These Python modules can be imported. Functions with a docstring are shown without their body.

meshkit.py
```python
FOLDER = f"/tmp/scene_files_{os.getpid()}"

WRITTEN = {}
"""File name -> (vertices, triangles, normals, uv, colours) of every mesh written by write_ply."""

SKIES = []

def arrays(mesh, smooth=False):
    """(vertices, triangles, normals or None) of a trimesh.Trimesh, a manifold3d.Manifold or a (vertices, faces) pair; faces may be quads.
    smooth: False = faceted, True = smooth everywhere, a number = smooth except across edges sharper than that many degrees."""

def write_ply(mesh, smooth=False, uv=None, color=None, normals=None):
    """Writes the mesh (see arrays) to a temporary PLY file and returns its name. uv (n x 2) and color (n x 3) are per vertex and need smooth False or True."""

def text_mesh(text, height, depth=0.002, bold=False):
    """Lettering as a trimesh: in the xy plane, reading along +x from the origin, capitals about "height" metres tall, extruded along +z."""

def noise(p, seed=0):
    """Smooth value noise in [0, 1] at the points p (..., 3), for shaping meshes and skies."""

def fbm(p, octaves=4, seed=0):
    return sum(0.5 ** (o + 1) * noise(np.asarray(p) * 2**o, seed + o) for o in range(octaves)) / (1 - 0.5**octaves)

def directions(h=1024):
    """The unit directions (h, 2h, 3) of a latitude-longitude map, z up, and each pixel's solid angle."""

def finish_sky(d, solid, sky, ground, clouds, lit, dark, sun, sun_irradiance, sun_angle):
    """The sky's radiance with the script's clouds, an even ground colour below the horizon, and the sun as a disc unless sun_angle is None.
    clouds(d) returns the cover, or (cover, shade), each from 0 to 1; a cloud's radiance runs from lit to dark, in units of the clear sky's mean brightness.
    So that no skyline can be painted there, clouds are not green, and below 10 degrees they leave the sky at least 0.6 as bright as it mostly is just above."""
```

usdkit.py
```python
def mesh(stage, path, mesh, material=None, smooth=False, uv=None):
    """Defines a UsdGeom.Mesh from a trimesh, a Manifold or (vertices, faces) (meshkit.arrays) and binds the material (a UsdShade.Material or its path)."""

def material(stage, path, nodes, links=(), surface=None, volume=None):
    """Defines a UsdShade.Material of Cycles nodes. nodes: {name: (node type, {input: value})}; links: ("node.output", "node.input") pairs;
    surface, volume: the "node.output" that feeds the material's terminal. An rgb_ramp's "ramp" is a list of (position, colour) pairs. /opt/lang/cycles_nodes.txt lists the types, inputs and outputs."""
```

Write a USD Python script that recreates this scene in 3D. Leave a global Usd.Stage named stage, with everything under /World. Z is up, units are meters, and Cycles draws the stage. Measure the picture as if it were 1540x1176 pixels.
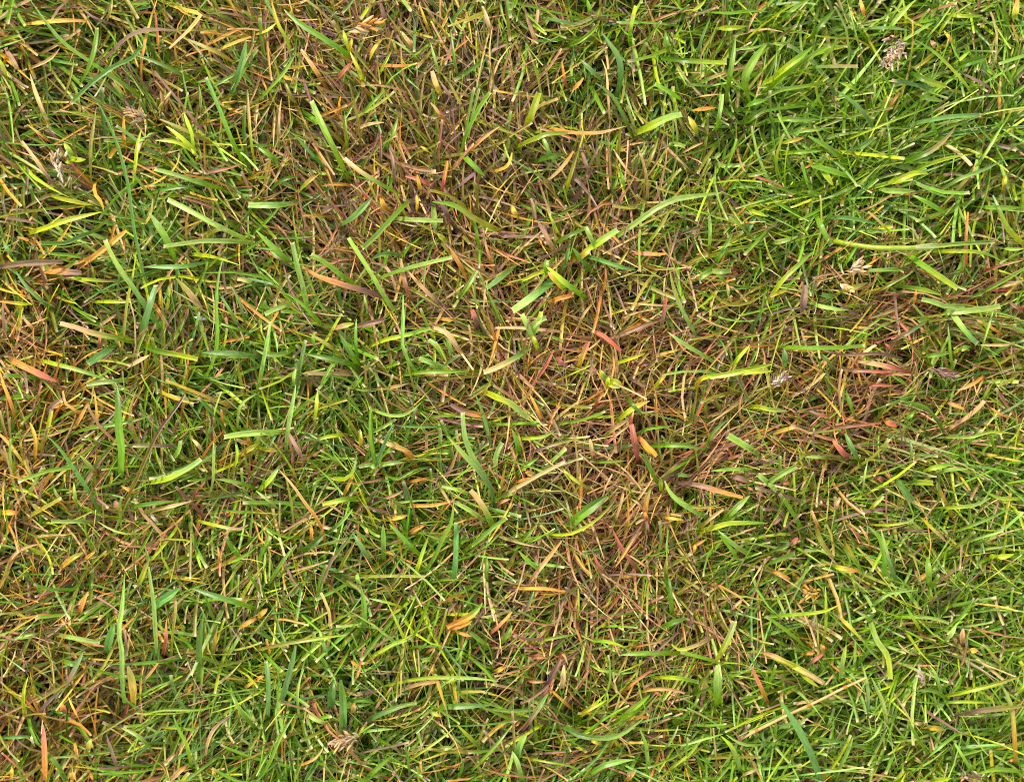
# A lawn photographed straight down: mown grass, half of it withered.
import math, numpy as np, trimesh, usdkit, meshkit
from pxr import Usd, UsdGeom, UsdLux, UsdShade, Gf, Sdf, Vt

stage = Usd.Stage.CreateInMemory()
UsdGeom.SetStageUpAxis(stage, "Z"); UsdGeom.SetStageMetersPerUnit(stage, 1.0)
UsdGeom.Xform.Define(stage, "/World")
rng = np.random.default_rng(20)

# ------------------------------------------------------------------ camera, sky, sun, exposure
PW, PH = 1540.0, 1176.0
ZC = 0.026                      # height of the top of the turf, where the picture is WID metres wide
WID, DIST = 0.42, 0.47
CAMZ = ZC + DIST
cam = UsdGeom.Camera.Define(stage, "/World/camera")
cam.CreateFocalLengthAttr(10.0)
cam.CreateHorizontalApertureAttr(10.0 * WID / DIST)
cam.CreateFStopAttr(1.6); cam.CreateFocusDistanceAttr(DIST)
cam.CreateClippingRangeAttr(Gf.Vec2f(0.02, 1000))
cam.CreateExposureAttr(2.25)
UsdGeom.Xformable(cam).AddTranslateOp().Set(Gf.Vec3d(0, 0, CAMZ))

SUN_EL, SUN_AZ = math.radians(42), math.radians(-40)      # azimuth from +y (picture up) clockwise
sd = np.array([math.sin(SUN_AZ) * math.cos(SUN_EL), math.cos(SUN_AZ) * math.cos(SUN_EL), math.sin(SUN_EL)])
sky = UsdLux.DomeLight.Define(stage, "/World/sky")
skym = usdkit.material(stage, "/World/Looks/sky_cloudy", {
    "s": ("sky_texture", {"sky_type": "single_scattering", "sun_disc": False, "sun_elevation": SUN_EL, "sun_rotation": SUN_AZ}),
    "tc": ("texture_coordinate", {}),
    "n": ("noise_texture", {"scale": 2.2, "detail": 6.0, "roughness": 0.55}),
    "r": ("rgb_ramp", {"ramp": [(0.25, (0.55, 0.55, 0.55)), (0.7, (0.95, 0.95, 0.95))]}),
    "c": ("rgb_ramp", {"ramp": [(0.3, (6.3, 6.0, 5.5)), (0.75, (9.1, 8.7, 8.0))]}),
    "m": ("mix_color", {"use_clamp": False}),
    "b": ("background_shader", {"strength": 0.05})},
    [("tc.generated", "n.vector"), ("n.fac", "r.fac"), ("n.fac", "c.fac"), ("r.color", "m.fac"), ("s.color", "m.a"), ("c.color", "m.b"), ("m.result", "b.color")], surface="b.background")
UsdShade.MaterialBindingAPI.Apply(sky.GetPrim()).Bind(skym)
sky.GetPrim().SetCustomDataByKey("kind", "structure")
sun = UsdLux.DistantLight.Define(stage, "/World/sun")
sun.CreateIntensityAttr(0.40); sun.CreateAngleAttr(11.0); sun.CreateColorAttr(Gf.Vec3f(1.0, 0.92, 0.78)); sun.CreateNormalizeAttr(True)
zx = UsdGeom.Xformable(sun)
zx.AddRotateZOp().Set(-math.degrees(SUN_AZ)); zx.AddRotateXOp().Set(-(90 - math.degrees(SUN_EL)))

# ------------------------------------------------------------------ helpers
def srgb(*c):
    c = np.array(c, float) / 255
    return np.where(c <= 0.04045, c / 12.92, ((c + 0.055) / 1.055) ** 2.4)
ALB = 0.60
PAL = {k: srgb(*v) * ALB for k, v in {
    "P": (162, 196, 88), "G": (124, 168, 36), "B": (112, 158, 74), "D": (92, 134, 20), "L": (186, 206, 40), "Y": (230, 192, 66),
    "O": (226, 160, 70), "T": (220, 184, 124), "R": (196, 112, 90), "N": (150, 118, 98), "V": (138, 100, 104), "K": (160, 154, 56), "M": (190, 136, 98),
    "W": (226, 220, 190), "H": (208, 184, 160), "h": (178, 150, 138)}.items()}
CUTTIP = srgb(226, 208, 160) * ALB
def fbm2(x, y, scale, seed, octaves=3):
    x, y = np.asarray(x, float), np.asarray(y, float)
    return meshkit.fbm(np.stack([x * scale, y * scale, np.full_like(x, seed * 3.7)], -1), octaves, seed)
def hump(x, y):
    """the lawn is not flat: it falls away a little from the middle of the picture"""
    r2 = (np.asarray(x) ** 2 + np.asarray(y) ** 2) / .0676
    return -0.020 * r2 / (1 + .35 * r2)
def ground_z(x, y):
    return hump(x, y) + (fbm2(np.asarray(x) + 9, np.asarray(y) + 9, 14.0, 3, 3) - 0.5) * 0.016
def to_world(px, py, z):
    """the point at height z seen at pixel (px, py) of the 1540 x 1176 photograph"""
    s = (CAMZ - np.asarray(z)) / DIST * WID / PW
    return (np.asarray(px) - PW / 2) * s, (PH / 2 - np.asarray(py)) * s
def on_turf(px, py, h):
    """the same at height h above the slope of the lawn"""
    z = np.asarray(h, float)
    for _ in range(3):
        x, y = to_world(px, py, z); z = h + hump(x, y)
    return np.stack([x, y, z], -1)
NAMES = {}
def path_of(name, parent="/World"):
    k = NAMES.get((parent, name), 0); NAMES[(parent, name)] = k + 1
    return f"{parent}/{name}" + (f"_{k:03d}" if k else "")
def tag(prim, label=None, cat=None, group=None, kind=None):
    for k, v in (("label", label), ("category", cat), ("group", group), ("kind", kind)):
        if v: prim.SetCustomDataByKey(k, v)
    return prim
LABELS = set()

def leaf_material(name, translucent, rough, spec, mottle):
    return usdkit.material(stage, f"/World/Looks/{name}", {
        "a": ("attribute", {"attribute": "tint"}),
        "g": ("geometry", {}), "lu": ("attribute", {"attribute": "leafuv"}),
        "n": ("noise_texture", {"scale": 2.2, "detail": 3.0, "roughness": 0.6}),
        "r": ("rgb_ramp", {"ramp": [(0.25, (1 - mottle,) * 3), (0.75, (1 + mottle,) * 3)]}),
        "mx": ("mix_color", {"blend_type": "multiply", "fac": 1.0, "use_clamp": False}),
        "nb": ("noise_texture", {"scale": 5.0, "detail": 1.0}),
        "bp": ("bump", {"strength": 0.35, "distance": 0.00025}),
        "p": ("principled_bsdf", {"roughness": rough, "specular_ior_level": spec}),
        "hs": ("hsv", {"saturation": 1.1, "value": 1.3}),
        "t": ("translucent_bsdf", {}),
        "m": ("mix_closure", {"fac": translucent})},
        [("a.color", "mx.a"), ("lu.vector", "n.vector"), ("n.fac", "r.fac"), ("r.color", "mx.b"), ("mx.result", "p.base_color"),
         ("lu.vector", "nb.vector"), ("nb.fac", "bp.height"), ("bp.normal", "p.normal"),
         ("mx.result", "hs.color"), ("hs.color", "t.color"), ("p.BSDF", "m.closure1"), ("t.BSDF", "m.closure2")], surface="m.closure")
M_LEAF = leaf_material("grass_leaf", 0.28, 0.40, 0.5, 0.34)
M_DRY = leaf_material("dry_leaf", 0.18, 0.55, 0.35, 0.42)
M_HUSK = leaf_material("seed_husk", 0.22, 0.7, 0.25, 0.3)

def put(path, v, f, n, col, mat, uv=None):
    m = usdkit.mesh(stage, path, (v, f), mat)
    if n is not None:
        m.CreateNormalsAttr(Vt.Vec3fArray.FromNumpy(n.astype(np.float32))); m.SetNormalsInterpolation("vertex")
    UsdGeom.PrimvarsAPI(m).CreatePrimvar("tint", Sdf.ValueTypeNames.Color3fArray, "vertex").Set(Vt.Vec3fArray.FromNumpy(np.ascontiguousarray(col, np.float32)))
    if uv is not None:
        UsdGeom.PrimvarsAPI(m).CreatePrimvar("leafuv", Sdf.ValueTypeNames.Float3Array, "vertex").Set(Vt.Vec3fArray.FromNumpy(np.ascontiguousarray(uv, np.float32)))
    return m

def putt(path, V, mat):
    return put(path, *V[:4], mat, V[4])

def ribbons(P, W, C, roll, fold, mid=0.12):
    """P (N,n,3) centre lines, W (N,n) widths, C (N,n,3) colours, roll (N,n) radians, fold (N,): folded leaf ribbons. Two strips meet along the midrib."""
    N, n, _ = P.shape
    T = np.gradient(P, axis=1); T /= np.linalg.norm(T, axis=2, keepdims=True) + 1e-12
    up = np.zeros_like(T); up[..., 2] = 1
    S = np.cross(T, up); ln = np.linalg.norm(S, axis=2, keepdims=True)
    ref = S.copy(); bad = ln[..., 0] < 0.15
    mean = np.cross(P[:, -1] - P[:, 0], [0, 0, 1.0]); mean /= np.linalg.norm(mean, axis=1, keepdims=True) + 1e-9
    S = np.where(bad[..., None], mean[:, None], S); S -= (S * T).sum(2, keepdims=True) * T; S /= np.linalg.norm(S, axis=2, keepdims=True) + 1e-12
    Nn = np.cross(S, T)
    c, s = np.cos(roll)[..., None], np.sin(roll)[..., None]
    S, Nn = S * c + Nn * s, Nn * c - S * s
    h = (W / 2)[..., None]; f = np.asarray(fold)[:, None, None]
    L = P - S * h * np.cos(f) + Nn * h * np.sin(f); R = P + S * h * np.cos(f) + Nn * h * np.sin(f)
    V = np.stack([L, P, P, R], 2)                                     # N,n,4,3
    nl = Nn * np.cos(f) + S * np.sin(f); nr = Nn * np.cos(f) - S * np.sin(f)
    NV = np.stack([nl, nl, nr, nr], 2)
    CV = np.stack([C, C * (1 + mid), C * (1 + mid), C * 0.97], 2)
    al = np.concatenate([np.zeros((N, 1)), np.cumsum(np.linalg.norm(np.diff(P, axis=1), axis=2), 1)], 1) * 1000
    z = np.zeros_like(W); wm = W * 1000
    UV = np.stack([np.stack([-wm / 2, z, z, wm / 2], 2), np.repeat((al * .16)[..., None], 4, 2), np.broadcast_to((np.arange(N) * 7.31 + rng.uniform(0, 99))[:, None, None], (N, n, 4))], -1)
    base = (np.arange(N) * n * 4)[:, None, None] + (np.arange(n - 1) * 4)[None, :, None]
    q = np.concatenate([base + np.array([[[0, 1, 5, 4]]]).reshape(1, 1, 4), base + np.array([2, 3, 7, 6]).reshape(1, 1, 4)], 1).reshape(-1, 4)
    F = np.vstack([q[:, [0, 1, 2]], q[:, [0, 2, 3]]])
    return V.reshape(-1, 3), F, NV.reshape(-1, 3), CV.reshape(-1, 3), UV.reshape(-1, 3)

# ------------------------------------------------------------------ what grows where (as the turf in the photograph does)
BROWN = np.array([[.50, .58, .68, .70, .50, .25, .06, .12], [.42, .42, .58, .80, .62, .28, .10, .30], [.58, .30, .34, .70, .85, .70, .74, .58],
                  [.55, .42, .30, .52, .84, .70, .74, .24], [.50, .42, .20, .40, .82, .58, .40, .03], [.55, .42, .20, .34, .55, .28, .28, .18]])
DIRN = np.array([[-30, -58, -62, -78, 60, 52, 42, 40], [-42, -38, -45, 80, 70, 55, 35, 40], [-14, -60, -40, -32, 60, 25, 14, 12],
                 [55, 65, 60, -25, 70, 35, -8, -8], [25, 50, 60, 55, 60, 60, -52, 30], [62, 35, 60, 40, 15, 30, 25, 20]])
FOCUS = np.array([[.6, .5, .7, .75, .3, .5, .55, .5], [.55, .45, .5, .3, .25, .4, .45, .45], [.65, .3, .45, .45, .2, .4, .6, .55],
                  [.3, .25, .2, .35, .2, .3, .6, .45], [.3, .2, .2, .2, .2, .2, .5, .2], [.4, .3, .2, .25, .3, .3, .3, .4]])
FINE = np.array([[.3, .4, .35, .4, .5, .5, .5, .5], [.3, .4, .4, .6, .7, .5, .45, .5], [.35, .4, .45, .6, .9, .7, .75, .6],
                 [.5, .55, .5, .6, .9, .7, .7, .6], [.5, .55, .45, .55, .9, .7, .6, .7], [.45, .5, .5, .55, .7, .6, .55, .55]])
def cell(A, x, y):
    s = PW / WID
    u = np.clip((np.asarray(x) * s + PW / 2) / PW * 8 - .5, 0, 6.999); v = np.clip((PH / 2 - np.asarray(y) * s) / PH * 6 - .5, 0, 4.999)
    i, j = u.astype(int), v.astype(int); a, b = u - i, v - j
    return (A[j, i] * (1 - a) + A[j, i + 1] * a) * (1 - b) + (A[j + 1, i] * (1 - a) + A[j + 1, i + 1] * a) * b
DX, DY = np.cos(2 * np.radians(DIRN)), np.sin(2 * np.radians(DIRN))
def local(x, y):
    br = cell(BROWN, x, y) + (fbm2(np.asarray(x) + 5, np.asarray(y) + 5, 40.0, 7) - .5) * 0.7
    ang = np.arctan2(cell(DY, x, y), cell(DX, x, y)) / 2 + (fbm2(np.asarray(x) + 3, np.asarray(y) + 3, 22.0, 11) - .5) * 1.5
    return np.clip(br, 0, 1), ang, cell(FOCUS, x, y), cell(FINE, x, y)

def pick(keys, w, n):
    w = np.array(w, float); return np.array([PAL[k] for k in keys])[rng.choice(len(keys), n, p=w / w.sum())]
def vary(c, amt):
    n = len(c)
    return np.clip(c * (1 + rng.normal(0, amt, (n, 1))) * (1 + rng.normal(0, amt * .4, (n, 3))), .004, .8)

TS = np.array([0, .22, .44, .64, .82, .955, 1.0])
def grow(x, y, az, L, w, th0, bend, side, roll0, twist, rows, z0=0.0):
    """centre lines of blades rooted at x, y; th = angle from the vertical, growing along the blade"""
    N = len(x); t = TS[None]
    th = th0[:, None] + bend[:, None] * t ** 1.3; a = az[:, None] + side[:, None] * t
    d = np.stack([np.sin(th) * np.cos(a), np.sin(th) * np.sin(a), np.cos(th)], -1) * L[:, None, None]
    P = np.zeros((N, rows, 3)); P[:, 1:] = np.cumsum((d[:, 1:] + d[:, :-1]) / 2 * np.diff(TS)[None, :, None], 1)
    P[..., 0] += x[:, None]; P[..., 1] += y[:, None]; P[..., 2] += z0
    return P, roll0[:, None] + twist[:, None] * t
def widths(w, rows, cut):
    t = TS[None]
    prof_p = np.minimum(0.85 + t * .7, 1) * (1 - 0.88 * np.clip((t - .6) / .4, 0, 1) ** 1.4)
    prof_c = np.minimum(0.85 + t * .7, 1) * (1 - 0.22 * t ** 2)
    return w[:, None] * np.where(cut[:, None], prof_c, prof_p)
def tip_colours(c0, c1, rows, cut):
    t = TS[None, :, None]
    C = c0[:, None] * (1 - t) + c1[:, None] * t
    pale = c0 * .92 + .04 * np.array([1, .95, .6])
    C = C * (1 - np.clip(.18 - t, 0, 1) * 2) + pale[:, None] * np.clip(.18 - t, 0, 1) * 2
    C[:, -1] = np.where(cut[:, None], CUTTIP * .95, C[:, -1])
    return C

def blades(n, area, kind, tall=1.0):
    """n blades in tufts over the rectangle area (x0, x1, y0, y1)"""
    nt = max(1, n // 5)
    tx, ty = rng.uniform(area[0], area[1], nt), rng.uniform(area[2], area[3], nt)
    b0 = local(tx, ty)[0]                                             # living grass is thin in the worn patches, dead grass rare outside them
    west = np.clip(.5 - tx / .25 - ty / .5, 0, 1)                      # the turf is more open, with deeper gaps, on the left and below
    clump = np.clip((fbm2(tx + 2, ty + 2, 75.0, 23, 2) - .28 - .13 * west) * (2.4 + 2.0 * west), .03, 1) ** 1.3
    wt = {"green": (1 - .80 * b0) * clump, "dry": (.07 + .93 * b0) * (.15 + .85 * clump), "mat": (.35 + .65 * clump) * (1 - .6 * west)}[kind]
    k = rng.choice(nt, n, p=wt / wt.sum())
    x, y = tx[k] + rng.normal(0, .0022, n), ty[k] + rng.normal(0, .0022, n)
    br, ang, foc, fine = local(x, y)
    br = np.clip(br + rng.normal(0, .13, nt)[k], 0, 1); br = br * br * (3 - 2 * br)
    lush = clump[k]
    dry = rng.random(n) < {"green": .02 + br * .42, "dry": np.clip(br * 1.4, .04, .95), "mat": np.clip(.05 + br * 1.1, 0, .97)}[kind]
    flip = rng.random(nt)[k] < .5
    spread = (1.02 - foc) * .85
    az = ang + math.pi * flip + rng.normal(0, 1, n) * spread
    rows = len(TS)
    if kind == "mat":
        L = rng.uniform(.014, .044, n); w = rng.uniform(.0006, .0014, n); th0 = rng.uniform(1.2, 1.62, n); bend = rng.normal(0, .25, n); z0 = rng.uniform(.000, .008, n)
    elif kind == "dry":
        L = rng.uniform(.018, .052, n); w = np.where(rng.random(n) < fine * .75 + .05, rng.uniform(.0006, .0010, n), rng.uniform(.0010, .0017, n))
        th0 = rng.uniform(.45, 1.35, n); bend = rng.uniform(.1, .9, n); z0 = rng.uniform(.000, .009, n)
    else:
        L = rng.uniform(.024, .062, n) * tall * np.where(br > .55, .8, 1) * (.72 + .4 * lush); w = np.where(rng.random(n) < fine * .75 + .05, rng.uniform(.0008, .0013, n), rng.uniform(.0012, .0022, n))
        th0 = rng.uniform(.35, 1.25, n); bend = rng.uniform(.2, 1.0, n); z0 = np.zeros(n)
    P, roll = grow(x, y, az, L, w, th0, bend, rng.normal(0, .9, n), rng.normal(0, .6, n), rng.normal(0, .9, n), rows)
    P[..., 2] += z0[:, None]
    top = P[..., 2].max(1); lim = .020 + .015 * lush * rng.uniform(.6, 1, n) + .006 * (rng.random(n) < .08)
    P[..., 2] *= np.where(top > lim, lim / np.maximum(top, 1e-6), 1)[:, None]
    P[..., 2] += ground_z(P[..., 0], P[..., 1])
    
    # near the green edge blades are fresh, in the worn patches they turn olive
    green = vary(np.where((rng.random(n) < br)[:, None], pick("KKGLPNB", (4, 2, 2, 1.2, 1.2, 1.4, .4), n), np.where(rng.random((n, 1)) < np.clip((x - .06) / .1, 0, .7)[:, None], pick("GPLD", (6, 3.2, 1.8, .7), n), pick("GGDBPL", (5, 3, 2, 1.8, 2.4, 1.5), n))), .16)
    left = np.clip((-x - .05) / .14, .06, 1)[:, None]
    brown = np.where(rng.random((n, 1)) < left * .65, pick("TONYKM", (2, 2.8, 2, 2.4, 3, 1.6), n), np.where(rng.random((n, 1)) < np.clip((y - .03) / .1, 0, .8)[:, None], pick("TNKMVB", (2.4, 3.6, 3.4, 1.4, .3, .5), n), pick("TNOKRVM", (3.4, 2.3, 1.0, 2.8, .45, .15, 3.4), n)))
    c0 = np.where(dry[:, None], vary(brown, .18), green)
    turn = rng.random(n) < .03 + .10 * br
    c1 = np.where(turn[:, None], vary(pick("TOYN", (3, 2, 2, 2), n), .2), c0 * rng.uniform(.9, 1.15, (n, 1)))
    cut = rng.random(n) < np.where(dry, .35, .6)
    fold = np.where(w > .0011, rng.uniform(.2, .85, n), .3)
    V = ribbons(P, widths(w, rows, cut), tip_colours(c0, c1, rows, cut), roll, fold)
    return V, dry

# ------------------------------------------------------------------ ground
R = 40.0
edge = np.concatenate([np.linspace(-R, -1.2, 14)[:-1], np.linspace(-1.2, 1.2, 201), np.linspace(1.2, R, 14)[1:]])
gx, gy = np.meshgrid(edge, edge, indexing="ij")
gz = ground_z(gx, gy) + (fbm2(gx + 4, gy + 4, 120.0, 5, 2) - .5) * .004
k = len(edge); ii, jj = np.meshgrid(np.arange(k - 1), np.arange(k - 1), indexing="ij")
quad = np.stack([ii * k + jj, (ii + 1) * k + jj, (ii + 1) * k + jj + 1, ii * k + jj + 1], -1).reshape(-1, 4)
M_SOIL = usdkit.material(stage, "/World/Looks/soil", {
    "g": ("geometry", {}), "n": ("noise_texture", {"scale": 300.0, "detail": 6.0, "roughness": .65}),
    "r": ("rgb_ramp", {"ramp": [(.3, (.018, .013, .009)), (.5, (.05, .036, .022)), (.72, (.11, .085, .05))]}),
    "ln": ("vector_math", {"math_type": "length"}), "mr": ("map_range", {"from_min": 1.3, "from_max": 2.2, "clamp": True}),
    "n2": ("noise_texture", {"scale": 30.0, "detail": 8.0, "roughness": .7}),
    "r2": ("rgb_ramp", {"ramp": [(.3, (.035, .06, .012)), (.55, (.07, .12, .025)), (.75, (.14, .12, .05))]}),
    "m": ("mix_color", {}), "b": ("bump", {"strength": .8, "distance": .002}), "p": ("principled_bsdf", {"roughness": .95, "specular_ior_level": .2})},
    [("g.position", "n.vector"), ("n.fac", "r.fac"), ("g.position", "n2.vector"), ("n2.fac", "r2.fac"), ("g.position", "ln.vector1"), ("ln.value", "mr.value"), ("mr.result", "m.fac"),
     ("r.color", "m.a"), ("r2.color", "m.b"), ("m.result", "p.base_color"), ("n.fac", "b.height"), ("b.normal", "p.normal")], surface="p.BSDF")
g = usdkit.mesh(stage, "/World/ground", (np.stack([gx, gy, gz], -1).reshape(-1, 3), quad), M_SOIL, smooth=True)
tag(g.GetPrim(), kind="structure")

# ------------------------------------------------------------------ the uncountable turf
AREA = (-.315, .315, -.255, .255)
for name, kind, n, label, mat in (("withered_thatch", "mat", 11000, "flat mat of dead tan and brown grass lying under the living turf", M_DRY),
                                  ("withered_grass", "dry", 29000, "short brown, tan and orange withered grass blades of the worn patches", M_DRY),
                                  ("green_grass", "green", 36000, "short fine green lawn grass growing all over the turf", M_LEAF)):
    (v, f, nn, c, uv), _ = blades(n, AREA, kind)
    tag(put(f"/World/{name}", v, f, nn, c, mat, uv).GetPrim(), label, "grass", kind="stuff")
# the lawn goes on outside the photograph: patches of the same turf, laid around
pi = UsdGeom.PointInstancer.Define(stage, "/World/outer_lawn")
tag(pi.GetPrim(), "the same patchy lawn going on outside the photographed spot", "grass", kind="stuff")
protos = []
for k in range(3):
    (v, f, nn, c, uv), _ = blades(1500, (-.075, .075, -.075, .075), ("green", "dry", "green")[k])
    m = put(f"/World/outer_lawn/patch_{k:03d}" if k else "/World/outer_lawn/patch", v, f, nn, c, M_LEAF, uv); protos.append(m.GetPath())
pos, ids, quats = [], [], []
for a in np.arange(-1.7, 1.71, .12):
    for b in np.arange(-1.7, 1.71, .12):
        if abs(a) < .36 and abs(b) < .30 or math.hypot(a, b) > 1.8: continue
        q = rng.uniform(0, 2 * math.pi)
        pos.append((a, b, float(ground_z(np.array([a]), np.array([b]))[0]))); ids.append(int(rng.integers(0, 3))); quats.append(Gf.Quath(math.cos(q / 2), 0, 0, math.sin(q / 2)))
pi.CreatePrototypesRel().SetTargets(protos); pi.CreatePositionsAttr(pos); pi.CreateProtoIndicesAttr(ids); pi.CreateOrientationsAttr(quats)

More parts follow.
